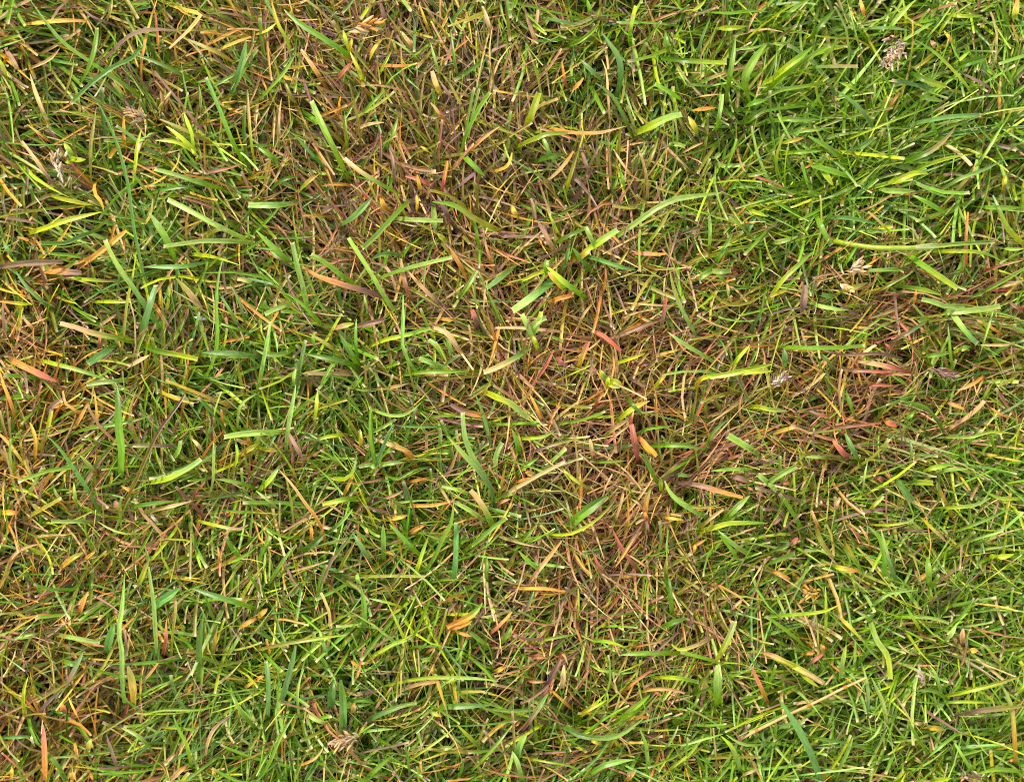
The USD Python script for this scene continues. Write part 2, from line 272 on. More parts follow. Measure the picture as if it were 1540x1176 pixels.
# ------------------------------------------------------------------ the blades one can tell apart
TRACES = """
@0
G 28 830,580 690,470 600,415 530,365 400,275 330,205 250,100 180,0
G* 30 490,495 540,390 570,290 583,170
GB* 36 1470,980 1400,850 1330,680 1280,560 1240,470
BB* 38 860,250 800,350 690,400 580,480 490,560 430,625
L 26 800,1110 815,1000 825,890 850,780
OY 20 860,530 850,420 865,300 890,180 945,0
YT 30 970,10 1060,45 1140,70 1210,90 1160,160 1080,240 1020,295
OR 22 965,350 950,230 935,90
T 26 165,420 230,395 310,350 360,290
YO* 24 1310,305 1400,265 1510,225
O 24 1235,285 1330,230 1430,180
N 22 1310,870 1200,770 1100,640 1000,520 930,430
N 32 610,380 680,310 750,240 830,195 960,180 1080,190
N 26 730,180 640,140 560,110 480,40
B 54 1400,550 1440,440 1470,340 1480,240
G 22 1540,370 1440,430 1340,490 1230,550
G 20 760,630 720,560 680,480
D 26 1180,510 1090,450 970,390 870,350 780,325
NT 24 390,1170 300,1080 220,970 130,850
B* 30 1040,980 960,940 880,890 800,830 700,760
GP* 34 1350,1140 1200,1100 1080,1060 930,1020
O 16 300,890 420,820 520,760
O 22 320,870 240,810 160,750
K 24 550,1080 545,900 565,740 580,640
Y 16 850,1140 920,1110 1000,1060 1060,1000 1080,930
G 24 870,1170 1000,1140 1170,1120
NR 22 1160,1050 1300,1030 1450,990
T 30 320,790 250,650 180,440
TN 40 130,470 80,370 30,290
K 18 360,630 410,520 445,340
L 38 55,500 20,400 0,360
YO 28 140,150 280,135 400,125 520,130
O 26 765,910 750,830 745,700
K 22 640,150 675,0
K 30 1310,890 1210,830 1100,780 960,720
P 22 1210,730 1210,640 1195,510
K 28 1420,390 1330,330 1220,280 1100,230
LT 26 1540,990 1510,820 1490,540
@1
G 42 590,360 480,280 370,210 260,140 170,60
LY 28 210,340 190,240 150,180 120,110 95,0
YL 24 0,210 60,190 130,130
Y 26 680,390 690,340 770,230
L 24 730,490 770,390 820,300
O 24 650,410 740,395 870,400 990,380
G* 44 530,1030 490,940 420,800 335,610
G 24 0,630 80,540 170,440 240,320
GT* 44 860,1170 760,1120 640,1045 580,1000 530,955
G* 36 1240,910 1270,810 1330,680 1410,560
G 42 1220,915 1290,980 1375,1060
OT 22 1275,930 1340,860 1465,765
R 28 470,500 520,440 570,375
OT 32 430,540 380,460 320,370 270,300
YT 42 1120,590 1080,500 1060,430
Y 24 1050,230 1010,110 980,20
P 20 1110,480 1080,370 1050,260
G 22 1220,490 1195,370 1170,180
R 18 1265,380 1255,280 1250,180
N 46 800,180 775,90 750,20
T 30 1420,250 1390,120 1360,40
OT 26 970,330 910,240 870,190
G 22 770,910 810,840 855,700
G 24 630,700 700,620 780,540
T 24 600,790 680,750 770,740
K 22 630,870 610,700 570,590
O 20 500,720 500,650 510,580
NR 24 750,1050 750,930 745,800
N 24 835,1110 825,980 800,890
R 32 1080,1140 1000,1090 900,1060
RO 28 1120,1170 1135,1060 1150,970
V 26 1170,1160 1260,1090 1350,1010
Y 24 1430,1030 1510,1000 1540,920
LY 30 260,1160 320,1090 380,1050
D 28 90,1150 170,1080 260,1060
G 42 150,1000 80,930 0,880
B 26 410,1010 310,900 220,800
G 22 560,920 540,780 530,660
O 22 600,1130 500,1110 400,1120
Y 28 130,450 190,470 240,485
OT 24 1140,750 1100,680 1050,620
Y 34 1000,1170 985,1110 970,1050
LY 22 1060,930 990,880
N 26 1220,660 1150,560 1090,470
K 26 240,640 190,540 165,480
N 24 1330,380 1400,320 1540,265
T 20 140,900 140,740 155,590
P 16 1000,390 920,310 790,230
@2
OT 30 200,760 290,790 400,805 510,805 620,780 690,760
L 32 40,880 130,840 230,805 380,800
LP* 62 760,800 840,760 920,720 1020,695
YO 32 1080,670 1150,660 1230,650
B 32 560,500 480,430 410,360
D 28 740,850 690,750 650,660 610,590 500,500
T 17 590,750 580,600 570,440 540,360
B 42 640,540 655,420 640,350 590,270 540,200
G 36 320,290 400,250 480,190 520,140
G 36 480,120 465,60 450,0
GL* 46 710,260 725,160 750,40
DL* 38 880,350 980,360 1100,370 1290,380
G* 38 1030,620 950,560 860,510
L* 38 940,690 905,610
LY 42 1120,820 1090,750 1060,700
GP* 34 1220,800 1245,700 1265,570
L* 52 85,770 120,680 160,560
TN 32 170,310 130,210 80,60
RO 22 330,550 310,440 300,370
O 28 340,560 400,510 430,470
LK 32 320,1170 350,1050 400,900
TO 28 210,1090 290,1020 370,910
N 26 470,1080 440,970 410,890
D 36 155,970 240,940 320,930
BG 42 265,1000 210,900 170,790
RT 20 780,1120 680,1010 610,900
K 28 780,1060 830,960 880,830
T 20 1100,1050 1020,980 900,850
D 46 1380,760 1470,690 1540,630
G 36 1380,660 1460,620 1540,600
G 62 1420,590 1400,480 1450,370 1530,270
G 38 1290,560 1320,400 1345,220
B 26 1110,350 1150,220 1195,110
G 28 1170,80 1300,85 1440,70 1540,75
L 40 1220,180 1310,170 1410,160
YL 28 1050,90 1120,50 1165,0
T 20 1010,940 1080,890 1150,860
G 26 600,1170 640,1060
G 30 680,1150 650,1020
P* 40 930,875 985,870 1040,885
P* 32 1200,960 1250,925
L 20 170,520 145,350
G 36 945,340 930,260 920,190
T 16 1080,600 1160,580 1250,570
GT 28 1110,510 1200,470 1280,440
D 26 1000,520 1100,515 1200,520
B 30 150,110 280,130 410,160
OT 24 1540,20 1480,60 1420,200
G 30 700,1060 760,960 820,870
P 18 1330,300 1440,290 1540,260
P 30 1390,1060 1470,1050 1540,1030
@3
P 38 690,220 780,110 890,0
G 18 580,400 545,280 510,150 475,0
O 28 590,120 570,60 555,0
LO 46 1470,150 1490,70 1500,0
DL* 42 840,430 940,480 1070,520
DG 38 870,570 950,590 1050,610
LG 22 1260,620 1180,500 1080,390 980,300 880,240
B* 38 840,760 960,730 1100,705 1280,695
LG 18 480,840 600,790 720,740 880,680 1040,620
DT 42 780,990 870,960 990,900 1080,820 1130,760
B* 48 500,920 570,880 640,830
G 24 730,1010 730,890 715,740
L 46 700,1120 790,1080 900,1040 960,1045
GL 36 820,1060 920,1010 1040,970 1230,930
G 52 500,1080 400,1040 260,1000
GL 42 280,960 340,1040 390,1115
LY 30 60,870 140,850 215,830
G 30 80,930 200,915 330,910
G 32 470,980 420,930 330,870 240,820
B 38 640,800 570,680 470,590 400,540
O 24 715,680 745,620 795,560
N 24 1380,600 1330,530 1240,480 1150,435
O 24 1390,750 1390,640 1400,450
P 24 1220,1040 1290,950 1370,820 1420,740
PB 28 1010,1170 1150,1080 1300,1020 1420,960
P 52 650,1150 760,1150 890,1150
GT* 36 190,440 300,410 540,405
LG 52 30,480 120,400 200,340 270,280
G* 48 0,540 130,430 260,340 370,280
P* 30 0,270 60,268 120,258
D 42 240,250 310,160 400,60
B 26 570,180 700,170 860,190
LG 28 1000,230 1060,150 1130,50
OY 28 1130,290 1090,230 1060,190
L 24 1100,400 1170,350 1210,310
T 32 980,240 1005,285
N 20 880,1090 960,1110 1070,1140
N 20 1010,1060 1090,1050 1170,1045
O 16 185,1030 270,980
G 28 0,740 120,720 320,720
D 62 1100,420 1200,380 1330,340
B 28 1330,520 1300,420 1260,330
YL 42 1400,1150 1430,1050
P 22 20,520 50,320
G 28 340,500 230,520 100,540 0,590
GL 26 570,570 500,530 430,500
P 24 140,820 230,790 320,785
LG 26 1040,80 1200,100 1290,95
G 22 610,670 650,590 700,500
G 30 60,160 150,60 250,0
@4
P* 42 1480,260 1370,210 1250,150 1130,85 1010,25
P* 38 1520,285 1380,275 1240,275 1120,290 985,310
BP* 44 960,790 880,670 800,550 720,440 660,330 635,270
B* 54 850,860 880,740 910,640 940,540
B 28 905,570 860,450 830,300 800,150 785,0 745,-176 700,-326 640,-456 580,-566 530,-620
KL 22 700,1040 745,860 765,650 800,480 820,330
L 36 180,225 290,190 400,150 500,125 610,100
L 32 310,0 430,35 560,60
BD* 42 600,215 500,245 380,290 240,290
B 38 350,710 250,630 150,530 90,440
B 46 110,400 60,330 15,260
O 46 480,430 590,350 680,280 760,210
ON 46 260,460 370,460 490,465
GT* 48 830,880 700,855 560,830 450,795 360,775
DL* 50 850,890 950,935 1080,960 1190,985
B* 52 700,900 620,950 530,1010
LG 30 220,985 340,1015 470,1050 620,1100
P* 38 790,1105 640,1120 520,1137
OR 52 50,980 150,1030 250,1080 340,1120
RT 24 590,950 600,880 610,790
T 22 580,795 640,755 700,715
OT 28 230,830 190,790 150,740
LK 30 420,505 530,510 700,520
LO 28 230,660 120,652 0,640
B 30 1250,400 1060,430 870,430
G 52 1060,400 1010,280 950,180 900,110
G 26 1230,1100 1290,980 1310,830 1300,650 1310,520 1340,380
G 20 1320,1020 1310,880 1300,760
TK 46 1230,700 1150,600 1060,500
G 26 1010,900 1070,830 1110,740
B 28 1020,720 1060,590 1070,370
W 24 1250,745 1170,730
PT* 42 1540,540 1490,515 1430,500
B 24 1480,800 1450,660 1380,530
B 24 1440,790 1380,690 1320,590
O 28 1330,880 1420,865 1500,850
B 40 1540,970 1400,950 1210,945
G 26 1540,840 1400,790 1260,750
N 52 0,430 150,410 380,400
T 32 760,1040 830,1000 900,960
N 36 40,920 30,780 20,640
O 26 80,890 90,780
L 22 1240,450 1310,380 1370,310
N 32 410,930 395,860
YK 24 820,150 870,170 910,100 920,20
OT 26 920,640 970,720 1015,785
Y 18 980,700 965,620 970,560
Y 32 605,-96 570,-50 580,0 610,40 625,100
OY 36 115,1386 90,1306 60,1216 20,1116 0,1046
N 30 0,130 130,150 220,170
O 24 230,290 170,270 100,250
LK 26 560,640 700,640 840,635
@5
P* 44 840,710 750,570 670,430 600,320 560,255
PG* 38 310,680 285,560 250,430 220,285
G* 44 920,40 810,150 720,250 640,320
P* 34 830,140 1000,150 1125,152
P 42 1065,60 1070,130 1075,215
NO 42 800,620 650,575 500,530 380,490 280,430
G* 44 600,540 500,470 420,410 330,360
GP* 36 700,530 800,480 920,440 1050,405 1180,375
B* 46 1540,440 1470,500 1390,560
GP* 36 1200,640 1270,550 1325,450
LG* 32 700,900 790,865 900,840 1050,800
T 38 1250,975 1200,900 1150,830 1070,795
P 28 975,1070 910,980 880,880 885,740 885,600
G 16 890,760 930,700 1000,630 1115,570
P 34 1180,1000 1160,890 1130,790
P* 34 1140,1000 1100,920 1040,870
P* 38 1130,1040 1060,1010 985,980
G 30 880,1080 1050,1060 1270,1060
P* 28 20,1130 45,1000 70,880 90,760
P* 26 390,1150 440,1050 485,985
P 28 235,1160 240,1040
G 28 580,1170 645,1090
OT 24 730,1170 830,1150 920,1130
P* 34 240,640 150,670 55,715
G 30 410,790 330,700 250,630 180,590
D 42 620,1040 560,930 500,830
TL 36 470,800 530,785 590,770
N 46 600,790 690,765 780,740
G 42 230,430 160,360 80,290 0,210
P 32 210,400 150,370 85,335
P* 46 220,50 100,60 -45,60
B 52 500,190 580,140 650,70 700,10
O 32 1265,500 1220,410 1160,310
L 38 1150,290 1120,255 1090,230
OT 24 1460,480 1400,350 1370,200
G 28 1350,360 1330,240 1300,110
RT 28 940,640 890,500 870,380
V 32 1180,180 1130,80 1090,0
NR 42 1340,790 1320,740 1300,690
OY 42 810,110 770,60 750,0
Y 26 970,100 965,0
O 24 1100,745 1200,750
P 22 680,710 650,590
KG 46 1440,200 1300,130 1190,60 1060,40
TN 22 850,610 830,520 780,430 690,405
N 42 390,110 460,70
G 30 350,920 350,820
G 24 620,1010 600,880 605,740
NT 30 1200,680 1120,660 1050,600 910,450
K 26 530,980 420,890 320,830
G 34 250,900 120,960 0,930
D 40 640,1060 560,1010 440,980 280,950
B 34 860,360 800,350 690,390
K 26 830,520 1000,600 1110,680
@6
P 42 640,240 760,155 900,60 1000,20 1110,5 1265,-16
BP* 62 250,510 110,620 5,695
L* 46 415,370 480,310 560,260 630,210
B 36 450,370 550,395 640,425 745,448
D 36 490,470 430,400 360,310
RO 28 690,340 780,350 900,355 930,350
O 36 215,650 290,620 370,600
T 22 330,825 150,805 0,795 -100,797
R 38 510,830 580,870 650,930
YR 46 400,1040 430,960 460,880
RV 30 250,950 290,1000 340,1030
R 24 90,1160 160,1090 220,1000 250,930
T 18 640,765 700,720 780,700 870,685
T 14 670,645 800,655 970,665
NR 28 890,830 910,720 930,590
PK 28 1100,830 1040,720 990,610 950,450
P 28 1210,1000 1130,950 1030,890 935,820
G 32 1200,450 1260,350 1330,220
LG 32 1120,390 1200,360 1330,320 1540,290
LK 26 770,340 840,260 930,130 960,60
L 26 630,1010 720,980 800,950
LY 26 850,1170 920,1070
L 28 1310,1040 1370,970 1430,900
RV 32 750,1035 830,1000
N 32 710,1100 800,1165
TN 38 260,360 220,270 150,150
N 36 140,230 130,100 110,20
L 20 280,230 210,80
Y 32 40,140 0,60
D 28 240,300 350,240 470,190
P 38 490,290 440,190
B 32 300,470 330,370 350,280
BT* 46 130,900 60,950 0,990 -170,1065
OT 26 740,715 790,740 850,765
P 28 1180,350 1190,200 1175,70
B 52 1390,270 1430,180 1470,120
L 32 1400,80 1470,105 1540,130
PT 26 1300,640 1290,520
N 24 650,340 670,250 690,180
T 20 400,800 440,700 500,640
N 30 560,870 700,820 840,760
K 26 1180,560 1330,660 1540,570
OR 20 540,600 560,480 550,380
K 22 600,500 660,390 700,330
T 16 0,380 90,290 180,210
N 22 960,250 1080,210 1190,180
@7
LB* 38 420,280 540,300 680,315 830,315 1000,305 1140,290 1350,280
LG 28 1000,335 1180,335 1300,350 1400,395
GL* 46 820,345 930,420 1020,480 1140,560
P* 34 830,440 720,450 610,455
KP 26 610,600 740,530 880,455
DL 36 760,550 880,560 1040,600
P 17 1260,990 1300,870 1340,740 1375,620
G* 42 270,90 330,210 380,300
P 32 0,290 90,275 180,245
B 32 320,135 440,135 560,150 660,180
LG 32 0,640 90,510 170,430 270,340
O 24 870,670 890,560
N 60 190,740 210,630 220,540
G* 34 90,910 200,920 340,920 580,905
B 42 390,1060 350,990 320,950
RT 36 860,1075 720,1030 540,1000
R 32 770,940 700,890
RT 26 520,1030 570,960 650,900
NR 28 430,1045 600,1055 760,1060
R 22 560,1150 690,1140 780,1150
RT 22 640,1085 740,1075 860,1080
G 28 1110,1060 1090,920 1080,770
LG 42 1110,940 1170,920 1220,910
G 32 900,980 1000,960 1100,950
NB 26 700,900 820,840 970,740
OT 26 1420,850 1330,790 1230,735
O 24 1190,430 1190,270 1200,100
G 42 1080,120 980,60 870,0
G 38 1230,70 1360,75 1540,70
LG 52 1540,300 1430,190 1380,80 1350,0
LT 22 760,270 700,190 600,100
P 28 1380,320 1470,325 1540,320
T 24 1350,570 1440,540 1540,510
B 46 100,1040 95,920
P 28 230,640 330,670 480,690
BD 46 280,600 340,605 400,610
LK 38 410,590 500,560 600,525
V 26 100,810 150,795
OT 18 480,795 560,795 640,800
T 24 270,590 330,490
N 32 1150,1070 1060,1060 960,1040
G 30 440,440 490,370 540,300
RT 24 1280,460 1400,425 1540,390
N 26 800,980 650,950 480,960 330,930
K 22 900,770 1100,740 1440,745
T 22 1530,870 1400,900 1280,900
RN 26 1540,690 1460,650
OT 24 1300,1080 1200,1150 1140,1170
@8
B 38 600,720 530,590 450,470 380,370 330,310 265,260
KN 30 740,690 830,510 890,370 960,230 1060,100 1110,20
GD 58 730,510 735,380 715,200 710,60 700,-40
LP* 44 900,550 1000,530 1090,490 1210,410
GL 34 475,720 460,640 445,550
P* 52 1690,245 1540,252 1450,262 1350,280
P 22 1260,630 1285,510 1285,390 1285,300
OY 30 595,280 590,160 570,0
OY 28 215,420 215,310 180,190
YO 26 160,470 90,360 0,260
G 26 430,260 560,220 700,200 900,150
P* 32 590,785 450,785 310,785
YO 36 0,730 50,730 110,730
ON 46 740,735 690,660
O 28 850,630 790,600 730,570
KT 26 820,740 960,710 1160,660
LP 22 920,850 760,855 650,820 590,785
G 22 760,1090 850,950 930,810
P 28 910,1170 895,1030 870,930
LK 36 830,1170 880,1060 900,1010
LT 22 1190,780 1310,810 1430,830 1490,805
T 24 40,1070 80,990 140,945 250,920
O 24 500,1020 570,965
YL 36 360,1070 430,1010 500,970
N 46 280,140 320,90 375,50
OT 24 530,190 450,110 400,80 380,0
O 26 440,240 490,150 530,70
LG 24 1190,280 1140,180 1100,110
GP* 38 1030,420 1080,350 1090,300
G 30 1540,590 1430,550 1300,530
P 20 1430,220 1440,100 1500,40 1540,20
O 26 1310,1070 1310,930
YL 38 1440,390 1500,350 1560,310
D 32 760,700 900,680 1050,665
NK 30 1090,330 850,330 670,315
T 30 1230,380 1190,320 1150,285
KP 28 600,530 540,450 480,385
Y 22 660,590 675,490
W 24 980,800 930,770 905,720
G 36 0,45 100,40 230,35
LG 26 1400,480 1430,380 1405,270
P 24 430,680 340,620 320,560
OT 30 1540,310 1480,310 1420,290
LG 24 1310,1050 1430,1010 1540,940
@9
P 30 180,360 195,220 220,80 240,-40
OT 24 425,950 410,870 370,770 300,680 230,580 140,475
P* 38 1420,600 1370,500 1300,390 1255,260 1245,130
BP 42 1430,690 1420,600 1340,480 1250,380 1150,270
B 24 1430,400 1400,260 1360,120 1310,0
P* 38 1450,530 1440,430 1480,310
P* 38 1290,620 1210,590 1120,570
P* 36 1400,800 1290,720 1180,660
GT* 56 1440,850 1370,700 1290,600
B* 36 1180,1170 1200,1040 1205,790
G 32 1020,1085 1080,990 1130,880 1180,780 1190,660
G* 32 1250,960 1350,890 1430,820 1510,765
Y 28 1360,770 1345,690 1400,675
O 38 910,860 960,830 1020,800
YO 30 800,770 860,760 910,745
O 26 880,690 1010,690 1180,660
RT 22 730,645 800,635 880,600
O 26 910,550 980,535 1040,520
P 30 740,450 830,435 880,430
G 24 750,460 790,510 850,525 900,500 960,470 1050,455
P* 30 740,435 700,440 620,455
LG 28 450,525 530,530 590,480 605,380
Y 28 525,630 560,560 590,500
GL* 36 620,640 520,655 400,680
BP 32 420,860 500,800 580,710
D 62 250,970 330,920 410,860
B 34 700,1040 630,930 580,850
G 24 420,1040 510,950 590,840
G 24 70,1170 150,1040 230,930
G 38 770,1020 768,900 765,800
LG 28 950,1130 990,1010 1040,870
O 22 325,910 330,800
G 30 720,420 690,200 690,100
B 32 740,420 790,280 830,200
OL 24 940,430 860,330 780,285
OT 34 960,450 920,370 830,330 720,290
YL 28 630,340 625,230
L* 28 560,260 450,270 370,295
LY 38 0,335 60,350 130,360
P 26 150,720 80,660 0,600
LP 36 20,600 80,540 140,450
N 30 300,440 250,350 200,260
TN 26 1025,410 1025,240
P 26 1090,380 1110,250 1090,170
PB 18 1230,205 950,215 800,200
G 20 1000,180 1110,150 1230,150
P* 28 690,250 760,220 840,170
ON 52 1440,150 1280,130 1170,80
L 28 350,190 365,90 370,0
O 32 1540,560 1470,600
RT 24 1440,690 1530,650
P* 32 620,1170 610,1100
RT 22 690,890 660,820
G 28 1385,1150 1390,1000
LK 30 490,1100 540,1000 600,900
P 28 690,100 850,150 1000,60
G 26 1250,930 1150,900 1010,860
G 30 1000,1000 900,900 800,800
@10
LP* 48 -170,5 -90,40 0,80 60,130 100,160
P* 68 1480,390 1390,330 1300,270
GP 48 1250,800 1330,720 1430,630
LG 40 1110,845 1200,825 1330,795 1540,795
NO 36 1010,550 1120,565 1240,600 1390,640
N 42 1290,500 1430,550
GD 80 330,820 420,740 500,680 570,630
LK 26 210,860 320,865 440,820 550,740 630,640
NY 32 790,770 740,860 680,960 620,1060
R 28 760,1080 690,990 640,910 600,820
OK 36 800,730 810,650 835,590
GD 36 880,560 830,460 790,360
P 36 1160,760 1040,690 960,620 920,540
L 36 890,610 890,520
G 28 740,260 820,225 960,215
GD 38 840,330 990,325 1160,350
VK 28 60,380 160,350 250,320 400,290
GK 24 480,425 580,425 690,420
KL 24 500,600 400,550 300,460
LP 28 30,285 150,280 270,230
G 38 45,400 30,300 0,230
O 24 80,410 0,410
TY 42 160,540 120,500 70,485
O 24 0,555 70,535 130,520
DG 36 0,530 70,460 160,400
TO 32 90,1170 190,1040 300,900
R 22 560,1110 520,1050 490,980
RT 18 870,1120 800,1050 690,980
KT 28 1110,840 1190,770 1270,710
PG 40 1440,990 1340,930 1240,840
G 32 1370,1030 1320,950 1250,870
OY 26 1090,980 1100,920
O 24 1060,950 1170,890
DK 38 940,1170 930,1000
G 36 0,960 70,890 150,800
G 32 210,1100 120,1040 40,960
L 24 480,150 560,155 620,145
LY 38 640,180 720,110 830,60
K 24 250,155 340,140 440,130
O 22 190,200 150,110 100,10
T 32 490,400 470,290
KT 32 530,290 620,220 700,170
GB 26 1160,360 1190,280 1310,170
PG 26 1450,470 1330,470 1200,480
RO 28 490,100 550,10
B 36 980,500 1070,515
Y 22 900,750 1030,775
OT 20 210,240 240,160 290,90
D 26 680,30 730,90 780,140
RT 22 520,360 620,270 700,210
K 22 1000,640 1100,700 1250,680
@11
LP 38 -110,95 -60,95 0,110 60,115 115,120
R 28 60,545 130,550
OR 52 680,160 720,190 770,205
T 36 400,720 430,640
OT 28 330,860 290,790 260,720
LG 38 900,500 1000,460 1130,440
P 32 1000,500 1100,475 1200,470
GL* 48 840,545 920,550 990,555
B* 52 750,520 820,590 880,660
LP* 42 590,725 640,680 690,630
LP 22 600,800 700,805 820,790 930,715
LT 28 900,750 980,820 1080,915
G 36 690,1170 700,1030 680,900 600,810
BP 42 780,1170 720,1010 690,890 680,830
G 46 970,1170 960,1000
LO 38 360,1040 460,1070 550,1085
KG 46 450,900 510,1000 560,1080
G* 42 -40,1060 0,1040 70,1010 160,975
O 30 0,1075 60,1090 130,1130
NR 32 120,940 180,880
D 42 1050,250 1010,180 950,110 850,70
G 32 520,160 490,70 470,0
PG 26 820,190 890,110
PB 24 840,460 860,340 840,280
P 30 690,380 720,280
L 42 1330,990 1400,995 1480,980
PL 22 1060,280 1200,280 1350,245 1510,265
B 44 540,420 500,340 465,255
NR 26 360,220 500,210 680,190
P 26 370,400 225,395
TO 42 870,1150 950,1100
LP 26 1000,700 1090,700 1220,690 1340,640
P 16 570,620 600,420
R 32 640,510 690,540
N 22 780,700 620,720 400,780
RO 26 1050,60 1180,110
O 18 1300,70 1440,160
N 22 780,830 960,840
OT 26 620,960 590,880 550,810
R 42 490,420 440,360 390,300
K 34 280,800 320,900 400,1000
N 30 100,740 30,800
RN 26 420,160 330,150 250,120
LG 26 1540,640 1420,650 1300,600
G 24 1100,850 1250,800 1480,690
@12
P 38 750,690 735,550 735,400 715,270 735,130 745,0 750,-80
P 30 945,400 935,250 925,100 910,0 895,-120
LT 20 1030,410 1040,260 1055,140 1045,0
RO 36 985,400 1005,290 1005,190
YK 56 805,700 800,600 770,480
D 46 1200,560 1200,350 1225,160
G 24 1210,330 1215,480 1210,630
P* 36 330,285 480,315 600,335
P* 28 290,270 180,285 90,310
B 38 0,900 90,900 190,900
W 32 210,950 190,890
OR 46 275,1170 270,1000 260,830
G 36 420,1170 340,1060 250,970
LG 32 1150,1080 1130,960 1080,860 1040,760
LG* 28 960,840 1100,850 1190,860
PG 22 850,770 1000,740 1180,740 1330,710
B 70 900,130 980,80 1080,10
GB 42 1540,130 1480,110 1280,50 1160,10
O 36 480,190 500,100 530,30
TO 24 850,585 900,530 950,460
Y 24 500,840 460,760 410,660
YL 38 525,1000 550,910
N 26 720,1130 680,1010 640,890
NB 42 380,620 430,540 500,390
TN 28 1240,1020 1270,890 1400,770
O 28 1440,250 1540,190
YO 24 1470,610 1540,560
T 28 980,1080 1050,1005
TO 36 1020,1170 1130,1070
DG 32 1540,850 1460,760 1390,640
Y 34 1270,1090 1300,1130
LK 20 540,590 640,450 710,290
BD 60 640,400 690,220
G 20 800,690 920,610 1050,560
GP 30 930,1010 850,910 730,850
Y 28 70,1170 70,1080
O 32 440,1170 430,1100
O 26 470,1060 450,940
GD 42 370,440 470,475
RO 42 400,770 365,700
L 26 150,780 140,660 170,540
N 30 200,800 290,690 370,620
KL 30 60,130 110,160 180,190
@13
BD 62 520,880 525,720 510,560
BD 58 450,740 460,600 470,560
BP* 40 660,810 760,760 860,720 965,695
P 28 480,700 570,715 690,705
D 32 560,690 640,680 710,700
LP 28 760,600 900,565 1080,545 1300,550 1460,570
LY 28 1180,490 1195,620 1215,730
TY 34 850,630 970,585 1090,565 1115,640 1145,740
Y 42 1040,450 1080,530
P* 38 1080,430 1000,445
OG 46 1150,240 1230,210 1310,160 1360,100
O 42 1200,250 1290,215
RO 16 1220,440 1250,310 1265,230
GD 36 1420,380 1350,320 1270,260
G 42 1450,360 1500,300 1540,230
O 24 1010,410 1060,370 1120,340
G 36 640,300 650,150 630,0
LP 24 900,130 780,90 680,70
BP 30 440,450 400,320 380,260
B 40 140,720 190,560 240,350
B* 32 70,780 75,620 60,450
P 22 270,800 250,650 290,490
O 26 490,470 560,410
O 26 560,420 630,490
O 22 590,570 630,490
L 26 860,1090 980,1000 1100,920 1190,850
P* 30 470,825 390,810 310,770
OT 24 250,1070 340,1040 400,970
P 36 1080,965 1180,965
GY 28 1020,740 1120,780
YO 28 990,1170 990,1040
GL 32 1390,1010 1290,910 1210,830
P 24 600,900 680,865 830,855
GB 42 1040,730 1200,720 1420,710
YO 32 1430,510 1500,480
YO 38 0,190 70,130
O 28 0,560 50,540
KL 26 0,380 250,330 540,290
N 32 1100,190 1200,100
RO 26 1380,300 1460,240 1540,150
G 38 650,1170 740,1080 840,1000
G 26 1300,1100 1390,1010 1540,830
G 26 0,1170 80,1060 150,900 240,760
LG 24 650,450 780,370 930,300
@14
DP 40 230,800 330,850 430,900 540,910 650,890 740,830 790,790
YK 42 450,900 545,950
RT 26 60,550 140,570 210,570
RO 32 90,420 150,420 220,430
YL 24 395,780 480,730 570,680
YT 32 730,655 800,620 900,610 1040,640
G 46 620,820 700,760 830,650
O 36 700,800 760,775 820,780
TL 28 1210,295 1100,355 1010,380 960,345
LP* 46 1210,460 1270,370 1340,210
GP 62 1235,710 1235,600 1230,470
LG* 32 860,540 1000,550 1120,575
D 28 1060,650 1170,620 1270,555
D 38 880,250 960,220 1050,190
GD 42 960,150 945,0 940,-60
P 26 910,940 1020,945 1130,920 1270,885
PL 38 1370,1100 1330,980 1260,900
P 26 1540,940 1420,950 1290,890
L 28 890,1140 980,1070 1080,990 1150,900
GP 42 440,1170 490,1110 600,1060 740,1040
P 32 60,1170 40,1080 0,990
BP 62 30,1030 50,960 85,890
LG 18 20,1010 200,1050 360,1080 450,1160
YO 26 0,10 150,10 320,30
NB 26 40,230 90,120 140,0
O 24 370,740 300,680 220,610
OR 28 1540,700 1490,590 1440,480
L 12 570,790 575,650 540,590
L 16 390,230 400,100 395,0
PL 22 660,500 560,505 470,470
LG 26 100,340 230,310 390,285
GL 28 450,320 560,330 690,370
T 12 720,1060 700,970 640,910
YT 36 680,1170 740,1100
RO 26 0,850 50,810
P 24 880,1000 950,930 1000,830
T 24 1370,1150 1480,1100
T 24 1310,150 1390,70
NB 34 60,860 140,760 220,640
N 22 780,480 870,390 1000,270
OR 22 660,640 740,570 840,500
G 28 820,1160 810,980 770,860
G 32 1000,400 850,400 650,410
OT 20 680,360 790,350 950,300
@15
PL* 42 600,175 620,230 660,330 720,420 735,555
P 36 590,165 650,90 750,30 900,20
B 54 320,1170 260,1010 190,870 120,760 60,670
P 36 710,850 690,710 650,610 620,545
LT 54 40,420 170,480 330,570
PL 36 430,560 450,440 470,350
GP* 38 740,180 820,175 980,185 1090,215
P 28 1030,350 1100,290 1135,220
LP 20 1180,600 1290,640 1360,710 1300,770 1150,780
YP 34 1490,1050 1480,900 1470,760 1440,660 1380,560
NK 46 1130,770 1300,740 1540,720
LK 46 1060,650 1250,610 1400,570 1540,530
YK 44 930,840 1000,850 1070,860
T 28 940,825 870,820
Y 40 1190,385 1265,385
T 38 1170,350 1175,250
GL 28 0,180 150,170 330,150 440,100
L 20 325,360 350,200 345,0
P 26 1220,1100 1160,1000 1110,920
LG 36 970,110 970,0
BP 28 600,820 600,650 570,480
P 24 1040,660 1020,560 970,470
LG 24 920,270 880,200 830,120
G 28 960,1000 890,890 830,790
NR 32 220,490 330,400
O 26 200,400 280,395
O 38 330,400 325,350
K 26 1430,510 1350,410 1290,340
YL 26 400,160 500,250 560,320
GB 28 220,890 350,920 480,940
G 28 360,1170 450,1050 510,900
